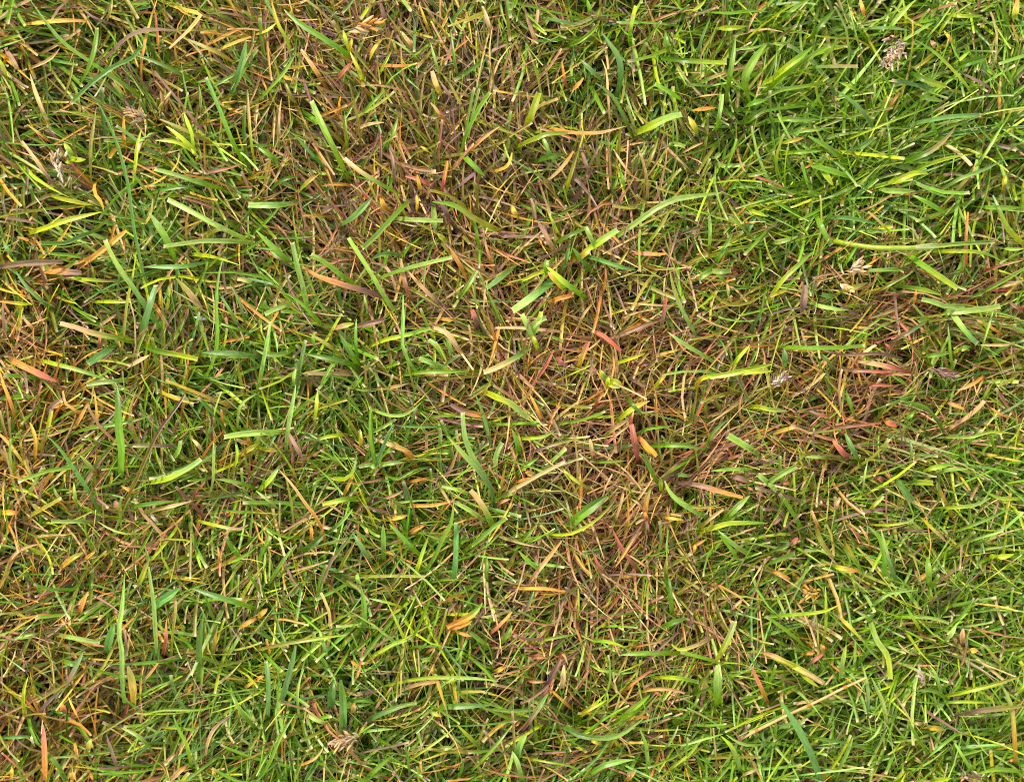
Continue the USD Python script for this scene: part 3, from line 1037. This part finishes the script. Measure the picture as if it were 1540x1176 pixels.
T 26 160,1080 200,1100
OR 28 1430,1050 1480,1030
L 40 950,1165 1050,1160 1100,1150
T 16 920,415 840,390 780,330
P 24 690,760 650,880 570,940
G 30 1100,700 960,620 880,630
GL 26 1000,700 1180,690 1340,700
G 32 1540,1120 1400,1100 1250,1130
G 26 1180,850 1050,950 960,1030
LG 26 1090,80 1050,170
"""
COLNAME = {"P": "pale green", "G": "green", "B": "blue-green", "D": "dark green", "L": "lime green", "Y": "yellow", "O": "orange", "T": "straw coloured", "R": "red", "N": "brown", "V": "purple", "K": "olive", "W": "whitish"}
DRYC = "YOTRNVW"
MARKS = [("pinkish seed head, upper left", 205, 178), ("lime three-leaved seedling", 285, 225), ("drooping seed head, far left", 92, 258), ("brown seed head, upper right", 1345, 85),
         ("purple seed head", 1172, 572), ("pale curled weed, centre", 800, 495), ("bright red blade", 915, 512), ("red bent sheath", 952, 662), ("pale straw, lower right", 1240, 1060),
         ("grey seed head, bottom", 520, 1112), ("tan seed head, lower right", 1385, 1020), ("purple sheath, bottom centre", 836, 1008), ("pale torn weed, right", 1155, 722),
         ("long pale stem, upper right", 1375, 370), ("pink seed head, right", 1282, 403), ("straw husk at the top", 545, 42), ("torn thick leaf", 1000, 180),
         ("tan spikelets, upper left", 240, 160), ("yellow seedling, top", 530, 80), ("pale leaf clump, right edge", 1420, 462), ("lime forked plant", 1110, 560), ("green branching plant", 560, 705),
         ("tan seed head, right bottom", 1235, 888), ("broken lime shoot", 890, 360)]
traced, crop = [], 0
for line in TRACES.strip().splitlines():
    line = line.strip()
    if not line: continue
    if line[0] == "@": crop = int(line[1:]); continue
    a = line.split(); col = a[0].rstrip("*"); cut = a[0].endswith("*")
    p = np.array([[float(q) for q in s.split(",")] for s in a[2:]]) / 4 + [385 * (crop % 4), 294 * (crop // 4)]
    traced.append((col, cut, float(a[1]) / 4, p))
def TT(n):
    t = np.linspace(0, 1, n - 1); return np.r_[t[:-1], t[-1] - .035, 1.0]
def resample(p, n):
    d = np.r_[0, np.cumsum(np.linalg.norm(np.diff(p, axis=0), axis=1))]
    if len(p) > 2:
        from scipy.interpolate import PchipInterpolator
        f = PchipInterpolator(d, p); s = TT(n) * d[-1]; q = f(s)
    else:
        s = TT(n) * d[-1]; q = np.stack([np.interp(s, d, p[:, k]) for k in range(p.shape[1])], 1)
    return q, d[-1]
def traced_line(p, lift, bow, rows, root=True):
    """pixels -> a blade at its real height: it rises out of the turf, arches and dips to its tip; a hidden foot goes down to the soil"""
    q, ln = resample(p, rows)
    t = TT(rows)
    if len(p) == 2:                                                   # nobody's leaf is a ruler
        nrm = np.array([-(p[1] - p[0])[1], (p[1] - p[0])[0]]) / max(ln, 1e-6)
        q = q + nrm * (np.sin(math.pi * t) * rng.normal(0, .035) * ln)[:, None]
    z = lift - .007 + bow * np.sin(math.pi * (.15 + .7 * t)) + .004 * t - .009 * np.clip(1 - t / .35, 0, 1) ** 1.5 * root
    P = on_turf(q[:, 0], q[:, 1], z)
    if root:
        d = P[0] - P[1]; d[2] = 0; d /= np.linalg.norm(d) + 1e-9
        foot = [P[0] + d * .010 + [0, 0, .003 - z[0]], P[0] + d * .004 + [0, 0, -.5 * z[0]]]
        P = np.vstack([foot, P])
    return P
def one_blade(col, cut, wpx, p, lift, rows=10, root=True, bow=None, fold=None, pts=None):
    P = traced_line(p, lift, rng.uniform(.004, .009) if bow is None else bow, rows, root) if pts is None else pts
    n = len(P); r0 = n - rows if pts is None else 0
    t = np.r_[np.zeros(r0), TT(n - r0)]
    w = wpx * WID / PW * (.84 if wpx > 9 else .90)
    prof = np.minimum(.88 + t * .5, 1)
    blunt = rng.uniform(.25, .95) if col[-1] in "TORN" else rng.uniform(.7, .95)
    prof = prof * ((1 - .15 * t ** 3) if cut else (1 - blunt * np.clip((t - .62) / .38, 0, 1) ** 1.5))
    prof[:r0] = .8
    prof = prof * (1 + .05 * np.sin(t * rng.uniform(6, 16) + rng.uniform(0, 6)))
    C0, C1 = PAL[col[0]], PAL[col[-1]]
    e = np.clip((t - .25) / .6, 0, 1)[:, None]; e = e * e * (3 - 2 * e)
    C = (C0 * (1 - e) + C1 * e) * rng.normal(1, .10) * (1 + rng.normal(0, .05, 3))
    C = C * (1 + .10 * np.sin(t * 5 + rng.uniform(0, 6)))[:, None]
    if cut: C[-1] = CUTTIP
    fold = rng.uniform(.2, .75) if fold is None else fold
    roll = rng.normal(0, .22) + rng.normal(0, .45) * (t - .5)
    return ribbons(P[None], (w * prof)[None], C[None], roll[None], np.array([fold]), mid=.16 if rng.random() < .6 else -.12)
def shape_words(p):
    ln = np.linalg.norm(np.diff(p, axis=0), axis=1).sum(); chord = np.linalg.norm(p[-1] - p[0])
    d = p[-1] - p[0]; a = math.degrees(math.atan2(-d[1], d[0])) % 180
    way = "lying level" if a < 18 or a > 162 else "slanting up-right" if a < 68 else "lying up-and-down" if a < 112 else "slanting up-left"
    return ln, ln / max(chord, 1e-6), way
def word_label(col, wpx, p, cut, noun):
    ln, bent, way = shape_words(p)
    c = COLNAME[col[0]] if len(col) == 1 or col[0] == col[1] else f"{COLNAME[col[0]]} to {COLNAME[col[1]]}"
    size = ("long " if ln > 150 else "short " if ln < 55 else "") + ("broad " if wpx > 10.5 else "slender " if wpx < 6 else "") + ("bent " if bent > 1.12 else "")
    mid = p.mean(0); order = sorted(MARKS, key=lambda m: math.hypot(m[1] - mid[0], m[2] - mid[1]))
    for tries in range(10):
        m = order[tries]; d = mid - np.array(m[1:])
        dist = math.hypot(*d)
        k = int(((math.degrees(math.atan2(-d[1], d[0])) + 22.5) % 360) // 45)
        where = ("right of", "above and right of", "above", "above and left of", "left of", "below and left of", "below", "below and right of")[k]
        for pre in (("just ",) if dist < 45 else ("", ) if dist < 140 else ("well ", "")):
            for wayw in (way, "with cut tip " + way if cut else way):
                s = f"{size}{c} {noun} {wayw} {pre}{where} the {m[0]}"
                if len(s.split()) > 16: s = f"{size}{c} {noun} {pre}{where} the {m[0]}"
                if len(s.split()) <= 16 and s not in LABELS:
                    LABELS.add(s); return s
    raise ValueError("no label")
traced = [(c, k, w, p) for c, k, w, p in traced]
size = np.array([w * np.linalg.norm(np.diff(p, axis=0), axis=1).sum() * (1 if -20 < p[:, 0].mean() < 1560 else 0) for c, k, w, p in traced])
rank = np.argsort(-size)
SOLO = set(rank[:285].tolist())
rest = [], []
for i, (col, cut, wpx, p) in enumerate(traced):
    big = size[i] / size.max()
    dry = col[0] in DRYC and col[-1] in DRYC
    lift = .0285 + min(.007, .012 * big ** .7) + rng.uniform(-.003, .0015) - (.0015 if dry else 0)
    V = one_blade(col, cut, wpx, p, lift, rows=12 if i in SOLO else 8)
    if i in SOLO:
        noun = "grass stem" if wpx < 5 else "dry blade" if dry else "grass blade"
        pr = put(path_of("dry_blade" if dry else "grass_blade"), *V[:4], M_DRY if dry else M_LEAF, V[4]).GetPrim()
        tag(pr, word_label(col, wpx, p, cut, noun), "dry grass blade" if dry else "grass blade", "dry blades lying on the turf" if dry else "large blades standing over the turf")
    else:
        rest[dry].append(V)
for k, (nm, lb) in enumerate((("small_green_blades", "smaller green blades standing a little over the turf"), ("small_dry_blades", "smaller yellow, orange and brown blades lying over the turf"))):
    off = np.cumsum([0] + [len(V[0]) for V in rest[k]])
    tag(put(f"/World/{nm}", np.vstack([V[0] for V in rest[k]]), np.vstack([V[1] + o for V, o in zip(rest[k], off)]), np.vstack([V[2] for V in rest[k]]), np.vstack([V[3] for V in rest[k]]), M_DRY if k else M_LEAF, np.vstack([V[4] for V in rest[k]])).GetPrim(), lb, "grass", kind="stuff")

# ------------------------------------------------------------------ plants with several leaves, stems, sheaths, seed heads
def C4(crop, *pts):
    return np.array(pts, float) / 4 + [385 * (crop % 4), 294 * (crop // 4)]
def thing(name, label, cat, group=None):
    x = UsdGeom.Xform.Define(stage, path_of(name)); tag(x.GetPrim(), label, cat, group); LABELS.add(label)
    return x.GetPath().pathString
def tube(P, r, C, sides=6):
    P = np.asarray(P, float); n = len(P); r = np.broadcast_to(r, (n,)); C = np.broadcast_to(C, (n, 3))
    T = np.gradient(P, axis=0); T /= np.linalg.norm(T, axis=1, keepdims=True) + 1e-12
    A = np.cross(T, [0.13, 0.21, 1.0]); A /= np.linalg.norm(A, axis=1, keepdims=True) + 1e-9; B = np.cross(T, A)
    a = np.arange(sides) * 2 * math.pi / sides
    D = np.cos(a)[None, :, None] * A[:, None] + np.sin(a)[None, :, None] * B[:, None]
    V = P[:, None] + D * r[:, None, None]
    i, j = np.meshgrid(np.arange(n - 1), np.arange(sides), indexing="ij")
    q = np.stack([i * sides + j, i * sides + (j + 1) % sides, (i + 1) * sides + (j + 1) % sides, (i + 1) * sides + j], -1).reshape(-1, 4)
    V = np.vstack([V.reshape(-1, 3), P[:1], P[-1:]])
    caps = [[n * sides, (j + 1) % sides, j] for j in range(sides)] + [[n * sides + 1, (n - 1) * sides + j, (n - 1) * sides + (j + 1) % sides] for j in range(sides)]
    F = np.vstack([q[:, [0, 1, 2]], q[:, [0, 2, 3]], np.array(caps)])
    NN = np.vstack([D.reshape(-1, 3), -T[:1], T[-1:]])
    UV = np.vstack([np.stack([np.tile(a, n) * .5, np.repeat(np.arange(n) * .3, sides), np.full(n * sides, P[0, 0] * 991)], 1), np.zeros((2, 3))])
    return V, F, NN, np.vstack([np.repeat(C, sides, 0), C[:1], C[-1:]]), UV
def plant(name, label, cat, leaves, lift=.034, mat=None):
    """leaves: (part name, colour, width in zoomed pixels, points, cut)"""
    t = thing(name, label, cat)
    for part, col, w, pts, cut in leaves:
        V = one_blade(col, cut, w / 4, pts, lift + rng.uniform(-.001, .0015), rows=10, root=(part == "stem" or part == "sheath"), bow=.005)
        put(path_of(part, t), *V[:4], mat or M_LEAF, V[4])
    return t
plant("lime_seedling", "bright lime seedling with three leaves, upper left", "seedling", [
    ("stem", "LL", 30, C4(0, (1195, 960), (1170, 920), (1150, 895)), False), ("leaf", "L", 30, C4(0, (1175, 925), (1080, 862), (1000, 845), (935, 845)), False),
    ("leaf", "L", 32, C4(0, (1175, 915), (1100, 840), (1050, 800), (1000, 762)), False), ("leaf", "L", 28, C4(0, (1165, 905), (1155, 810), (1130, 740), (1105, 675)), False)], .036)
plant("yellow_seedling", "forked yellow-lime seedling with a side leaf under the straw husk, top", "seedling", [
    ("stem", "LY", 30, C4(1, (650, 500), (610, 400), (565, 310)), False), ("leaf", "L", 28, C4(1, (565, 310), (540, 240), (525, 185)), False), ("leaf", "YL", 28, C4(1, (562, 305), (572, 270), (576, 232)), False)], .035)
plant("pale_weed", "pale green weed with curled blunt leaves at the centre of the picture", "weed", [
    ("stem", "LL", 36, C4(6, (155, 925), (140, 890), (125, 845)), False), ("leaf", "P", 36, C4(6, (125, 860), (100, 800), (60, 715)), True), ("leaf", "P", 44, C4(6, (112, 825), (150, 765), (205, 738)), True),
    ("leaf", "PL", 34, C4(6, (120, 840), (150, 790), (175, 700)), True)], .036)
plant("branching_weed", "green branching shoot with one blunt upright leaf, left of the broken lime shoot", "weed", [
    ("stem", "GL", 40, C4(6, (425, 605), (330, 535), (255, 470), (205, 425)), False), ("leaf", "GP", 44, C4(6, (212, 470), (203, 430), (210, 390)), True), ("leaf", "LY", 40, C4(6, (310, 560), (260, 510), (215, 460)), False),
    ("leaf", "L", 26, C4(6, (205, 440), (130, 480), (60, 520)), False)], .036)
plant("torn_weed", "pale green weed of two blunt leaves with a torn tip, right of centre", "weed", [
    ("stem", "GP", 36, C4(11, (60, 610), (30, 585), (0, 555)), False), ("leaf", "P", 50, C4(11, (-5, 560), (80, 500), (168, 450)), True), ("leaf", "P", 44, C4(11, (10, 560), (-30, 530), (-60, 505)), True),
    ("leaf", "LP", 40, C4(11, (0, 560), (30, 580), (50, 600)), True)], .037)
plant("torn_leaf_shoot", "pale green shoot with ragged white torn tip, upper right of the purple seed head", "weed", [
    ("stem", "GP", 30, C4(6, (1290, 540), (1250, 490), (1215, 455)), False), ("leaf", "P", 50, C4(6, (1205, 450), (1165, 470), (1130, 495)), True), ("leaf", "PG", 40, C4(6, (1195, 455), (1250, 458), (1315, 452)), True)], .036)
plant("pale_leaf_clump", "clump of pale green blunt leaves fanning out near the right edge", "grass tuft", [
    ("stem", "GP", 34, C4(7, (1060, 730), (1075, 715), (1085, 700)), False), ("leaf", "P", 42, C4(7, (1180, 665), (1080, 668), (1000, 642), (925, 625)), True), ("leaf", "P", 46, C4(7, (1075, 702), (1240, 690), (1395, 668)), True),
    ("leaf", "PB", 46, C4(7, (1100, 700), (1180, 810), (1255, 892)), True)], .037)
plant("lime_forked_plant", "bright lime plant with two long tines, right of centre above the purple seed head", "grass shoot", [
    ("stem", "YL", 44, C4(6, (1110, 1125), (1150, 1100), (1200, 1085)), False), ("leaf", "L", 44, C4(6, (1190, 1092), (1320, 1070), (1430, 1045), (1560, 1015)), False), ("leaf", "L", 34, C4(6, (1300, 1072), (1420, 1062), (1570, 1056)), False)], .037)
plant("broken_lime_shoot", "thick lime shoot with broken end and a side leaf, above the centre", "grass shoot", [
    ("stem", "YL", 46, C4(6, (400, 385), (430, 355), (480, 310)), False), ("leaf", "LP", 48, C4(6, (475, 315), (560, 258), (635, 208)), True), ("leaf", "P", 38, C4(6, (492, 295), (465, 240), (440, 190)), True)], .036)
plant("lime_weed", "small light green weed with crumpled leaves beside the drooping grey seed head", "weed", [
    ("stem", "L", 36, C4(0, (480, 975), (450, 960), (430, 945)), False), ("leaf", "PL", 44, C4(0, (440, 960), (415, 905), (385, 862)), False), ("leaf", "L", 40, C4(0, (430, 960), (470, 965), (515, 960)), False), ("leaf", "L", 34, C4(0, (440, 965), (410, 975), (390, 975)), False)], .035)
plant("small_lime_weed", "tiny lime weed with rounded leaves left of the lime forked plant", "weed", [
    ("stem", "L", 30, C4(6, (570, 1150), (575, 1120), (580, 1090)), False), ("leaf", "L", 36, C4(6, (575, 1110), (610, 1115), (660, 1140)), False), ("leaf", "PL", 36, C4(6, (575, 1110), (550, 1085), (530, 1050)), False), ("leaf", "LP", 30, C4(6, (578, 1120), (600, 1150), (650, 1155)), False)], .034)
plant("leafy_tuft", "green tuft whose leaves meet in a pale knot, lower left of centre", "grass tuft", [
    ("stem", "P", 34, C4(9, (735, 445), (715, 455), (690, 455)), False), ("leaf", "P", 28, C4(9, (725, 445), (830, 432), (885, 428)), False), ("leaf", "B", 32, C4(9, (725, 450), (790, 290), (832, 200)), False), ("leaf", "G", 28, C4(9, (720, 440), (690, 210), (690, 100)), False)], .036)
plant("dark_leaf_tuft", "tuft with dark broad leaves and an orange base, bottom centre", "grass tuft", [
    ("stem", "TO", 40, C4(13, (585, 760), (585, 730), (590, 695)), False), ("leaf", "D", 34, C4(13, (545, 695), (640, 680), (715, 705)), False), ("leaf", "PD", 26, C4(13, (600, 690), (560, 712), (478, 698)), False)], .034)
plant("red_sheath", "red bent sheath with two torn yellow leaves below the centre", "withered shoot", [
    ("sheath", "R", 44, C4(10, (750, 385), (733, 290), (720, 200)), False), ("leaf", "RT", 20, C4(10, (720, 200), (722, 160), (728, 120)), False), ("leaf", "OY", 40, C4(10, (755, 275), (800, 320), (870, 390)), True), ("leaf", "Y", 20, C4(10, (765, 285), (800, 340), (835, 380)), False)], .035, M_DRY)
plant("purple_sheath", "dark purple sheath with a straw leaf and brown fibres, bottom centre", "withered shoot", [
    ("sheath", "VN", 36, C4(14, (190, 620), (240, 535), (292, 435)), False), ("leaf", "T", 34, C4(14, (300, 610), (308, 540), (312, 470)), False), ("leaf", "NK", 28, C4(14, (215, 600), (190, 660), (140, 740)), False), ("leaf", "RT", 18, C4(14, (290, 430), (300, 405), (335, 470)), False),
    ("leaf", "N", 22, C4(14, (235, 570), (160, 640), (60, 700)), False)], .034, M_DRY)
plant("orange_shoot", "orange star-shaped withered shoot below the red sheath", "withered shoot", [
    ("sheath", "RO", 36, C4(10, (820, 790), (805, 760), (795, 730)), False), ("leaf", "OK", 36, C4(10, (800, 740), (810, 650), (838, 590)), False), ("leaf", "T", 24, C4(10, (815, 760), (780, 775), (745, 800)), False), ("leaf", "N", 18, C4(10, (800, 770), (815, 810), (825, 850)), False),
    ("leaf", "RT", 18, C4(10, (800, 750), (770, 690), (720, 650)), False)], .034, M_DRY)
plant("red_bent_leaf", "bright red crumpled leaf lying near the centre", "dead leaf", [("leaf", "R", 38, C4(6, (500, 822), (540, 838), (585, 875), (655, 935)), False), ("leaf", "RO", 22, C4(6, (560, 850), (600, 880), (640, 940)), False)], .035, M_DRY)
plant("yellow_sheath", "straw-yellow split sheath left of the pale straw, lower right", "withered shoot", [("sheath", "TL", 40, C4(15, (-30, 390), (90, 440), (190, 500)), False), ("leaf", "LT", 50, C4(15, (170, 490), (250, 530), (335, 575)), True), ("leaf", "L", 26, C4(15, (180, 505), (240, 560), (310, 605)), False)], .036)
plant("orange_tuft", "bright orange bent leaves crossing, left of bottom centre", "withered shoot", [("sheath", "O", 36, C4(13, (1165, 250), (1200, 240), (1240, 225)), False), ("leaf", "OG", 44, C4(13, (1150, 242), (1230, 208), (1310, 160), (1362, 95)), False), ("leaf", "O", 38, C4(13, (1190, 250), (1250, 230), (1300, 205)), False), ("leaf", "O", 24, C4(13, (1195, 262), (1250, 285), (1300, 300)), False)], .035, M_DRY)

# the pale straw: a round hollow stalk with nodes
t = thing("straw_stalk", "thin pale straw stalk lying across the turf, lower right", "straw")
P = traced_line(C4(15, (-160, 912), (0, 830), (150, 757), (300, 688), (450, 612), (592, 548)), .037, .002, 26, root=False)
putt(path_of("stalk", t), tube(P, .00062 * np.linspace(1.05, .8, 26), PAL["T"] * 1.12 * (1 + rng.normal(0, .06, (26, 1)))), M_HUSK)
for k in (3, 13, 20):
    q = P[k]; d = (P[k + 1] - P[k]) / np.linalg.norm(P[k + 1] - P[k])
    putt(path_of("node", t), tube([q - d * .0009, q - d * .0004, q + d * .0004, q + d * .0009], np.array([.0006, .00085, .00085, .0006]), PAL["O"] * .7), M_HUSK)
# the long pale stem at the upper right
t = thing("level_stalk", "long pale stem lying level, thick end left, upper right", "grass stem")
P = traced_line(C4(7, (415, 278), (540, 302), (680, 317), (830, 317), (1000, 306), (1140, 291), (1355, 279)), .039, .003, 24, root=True)
n = len(P); tt = np.linspace(0, 1, n)[:, None]
putt(path_of("stalk", t), tube(P[:16], .00120 * np.linspace(1.0, .9, 16), PAL["L"] * (1 - tt[:16]) + PAL["P"] * tt[:16]), M_LEAF)
V = one_blade("PB", True, 9.0, None, 0, rows=n - 14, pts=P[14:] + [0, 0, .0008])
put(path_of("leaf", t), *V[:4], M_LEAF, V[4])
putt(path_of("node", t), tube([P[13], P[14], P[15], P[16]], np.array([.0011, .0014, .0014, .0010]), (PAL["W"] + 2 * PAL["P"]) / 3), M_LEAF)

def spikelet(base, d, ln, wd, col):
    """a small pointed husk: a lens of two keeled scales"""
    d = d / np.linalg.norm(d); t = np.linspace(0, 1, 6)
    a = np.cross(d, [.3, .2, 1]); a /= np.linalg.norm(a)
    P = base + d * (t * ln)[:, None] + a * (np.sin(t * math.pi) * wd * .15)[:, None]
    r = wd / 2 * np.sin(math.pi * np.clip(t * .9 + .06, 0, 1)) ** .8
    c = col * rng.normal(1, .14) * (1 + rng.normal(0, .05, 3))
    return tube(P, np.maximum(r, wd * .06), np.clip(c * (1.0 + .5 * t[:, None] ** 2 * np.array([1, .95, .9])), 0, .85), 5)
def seed_head(label, stalk, head, cols, n, ln, wd, spread, lift=.036, stalk_w=.0004):
    """stalk, head: pixel polylines; n husks of ln x wd metres set along the head"""
    t = thing("seed_head", label, "seed head")
    P = traced_line(stalk, lift - .003, .003, 10, root=True)
    putt(path_of("stalk", t), tube(P, np.linspace(1.4, .8, len(P)) * stalk_w, PAL["K"] * .9), M_LEAF)
    H = traced_line(head, lift + .001, .003, 24, root=False)
    axis = H[-1] - H[0]; axis /= np.linalg.norm(axis); side = np.cross(axis, [0, 0, 1.0])
    putt(path_of("rachis", t), tube(H, .0003, PAL["N"]), M_HUSK)
    for k in range(n):
        f = (k + .5) / n; b = H[min(23, int(f * 24))] + side * rng.normal(0, spread * .35) + np.array([0, 0, rng.uniform(-.0006, .0022)])
        s = (-1) ** k * rng.uniform(.15, .75) * (spread / .0022)
        d = axis + side * s + np.array([0, 0, rng.normal(.05, .3)])
        putt(path_of("spikelet", t), spikelet(b, d, ln * rng.uniform(.75, 1.2), wd * rng.uniform(.8, 1.2), PAL[cols[rng.integers(len(cols))]]), M_HUSK)
    return t
seed_head("fluffy pinkish-brown seed head, upper left beside the lime seedling", C4(0, (960, 780), (920, 740), (890, 720)), C4(0, (880, 715), (830, 700), (785, 680)), "HhHT", 34, .0034, .0010, .0030)
seed_head("two tan spikelets on a thin stalk, upper left", C4(0, (965, 720), (962, 690)), C4(0, (962, 690), (975, 640), (990, 600)), "TKT", 7, .0042, .0013, .0022)
seed_head("green and tan open spikelets above the lime upright blade, upper left", C4(0, (950, 800), (900, 830)), C4(0, (935, 800), (890, 835), (850, 870)), "KPT", 7, .0038, .0012, .0018)
seed_head("drooping grey-tan seed head at the far left", C4(0, (450, 1150), (430, 1140)), C4(0, (425, 1135), (380, 1070), (350, 1010), (335, 970), (400, 950)), "HTKWH", 38, .0034, .0011, .0026)
seed_head("fluffy purple-brown seed head, upper right among green blades", C4(3, (800, 200), (802, 235)), C4(3, (800, 250), (780, 310), (740, 360), (700, 395)), "HhHHhT", 78, .0028, .0008, .0040, .039)
seed_head("small pink-grey spikelet just above the purple-brown seed head, upper right", C4(3, (790, 215), (765, 228)), C4(3, (760, 230), (735, 240), (705, 252)), "hHT", 7, .0032, .0010, .0012, .039)
seed_head("purple seed head with pale fibres, right of centre", C4(7, (0, 1170), (20, 1150)), C4(7, (25, 1150), (60, 1110), (95, 1085)), "VhHHW", 48, .0028, .0007, .0032, .038)
seed_head("pink-tan crumpled seed head right of the pale stem", C4(7, (500, 530), (505, 480)), C4(7, (470, 455), (510, 445), (550, 415)), "THHO", 22, .0036, .0013, .0030, .038)
seed_head("pale tan husks right of centre, below the pink-tan seed head", C4(7, (410, 520), (430, 535)), C4(7, (430, 530), (455, 545), (480, 560)), "TWT", 10, .0030, .0012, .0018, .037)
seed_head("straw husk with two long pale glumes at the top edge", C4(1, (480, 240), (510, 195), (560, 180)), C4(1, (560, 185), (620, 165), (715, 155)), "TTWO", 16, .0058, .0014, .0018, .038)
seed_head("grey-brown seed head at the bottom, left of centre", C4(13, (640, 880), (610, 905)), C4(13, (615, 905), (550, 925), (480, 940)), "HhKT", 40, .0032, .0010, .0028, .037)
seed_head("pink-tan seed head near the bottom right corner", C4(15, (960, 640), (945, 600)), C4(15, (945, 590), (925, 550), (905, 515)), "THHW", 24, .0032, .0011, .0026, .037)
seed_head("tan seed head at the bottom edge, far right", C4(15, (1320, 1130), (1290, 1150)), C4(15, (1285, 1145), (1240, 1145), (1190, 1155)), "TKNW", 26, .0034, .0011, .0026, .037)
seed_head("golden-brown seed head left of the lower right corner, above the bent blade", C4(15, (330, 60), (310, 40)), C4(15, (310, 40), (270, 30), (220, 50)), "OTNY", 24, .0032, .0010, .0028, .036)
seed_head("dull pink husks beside the purple seed head, centre right", C4(6, (500, 1110), (490, 1075)), C4(6, (485, 1085), (485, 1045), (480, 1010)), "hHT", 14, .0034, .0010, .0016, .036)
seed_head("pale husks at the very top edge, left", C4(0, (900, 20), (880, 10)), C4(0, (885, 5), (860, -5), (830, 0)), "THW", 12, .0034, .0012, .0020, .038)
seed_head("dull purple fibres of a seed head by the right edge", C4(7, (960, 1030), (1000, 1050)), C4(7, (990, 1040), (1040, 1060), (1100, 1090)), "hVN", 18, .0034, .0006, .0024, .036)
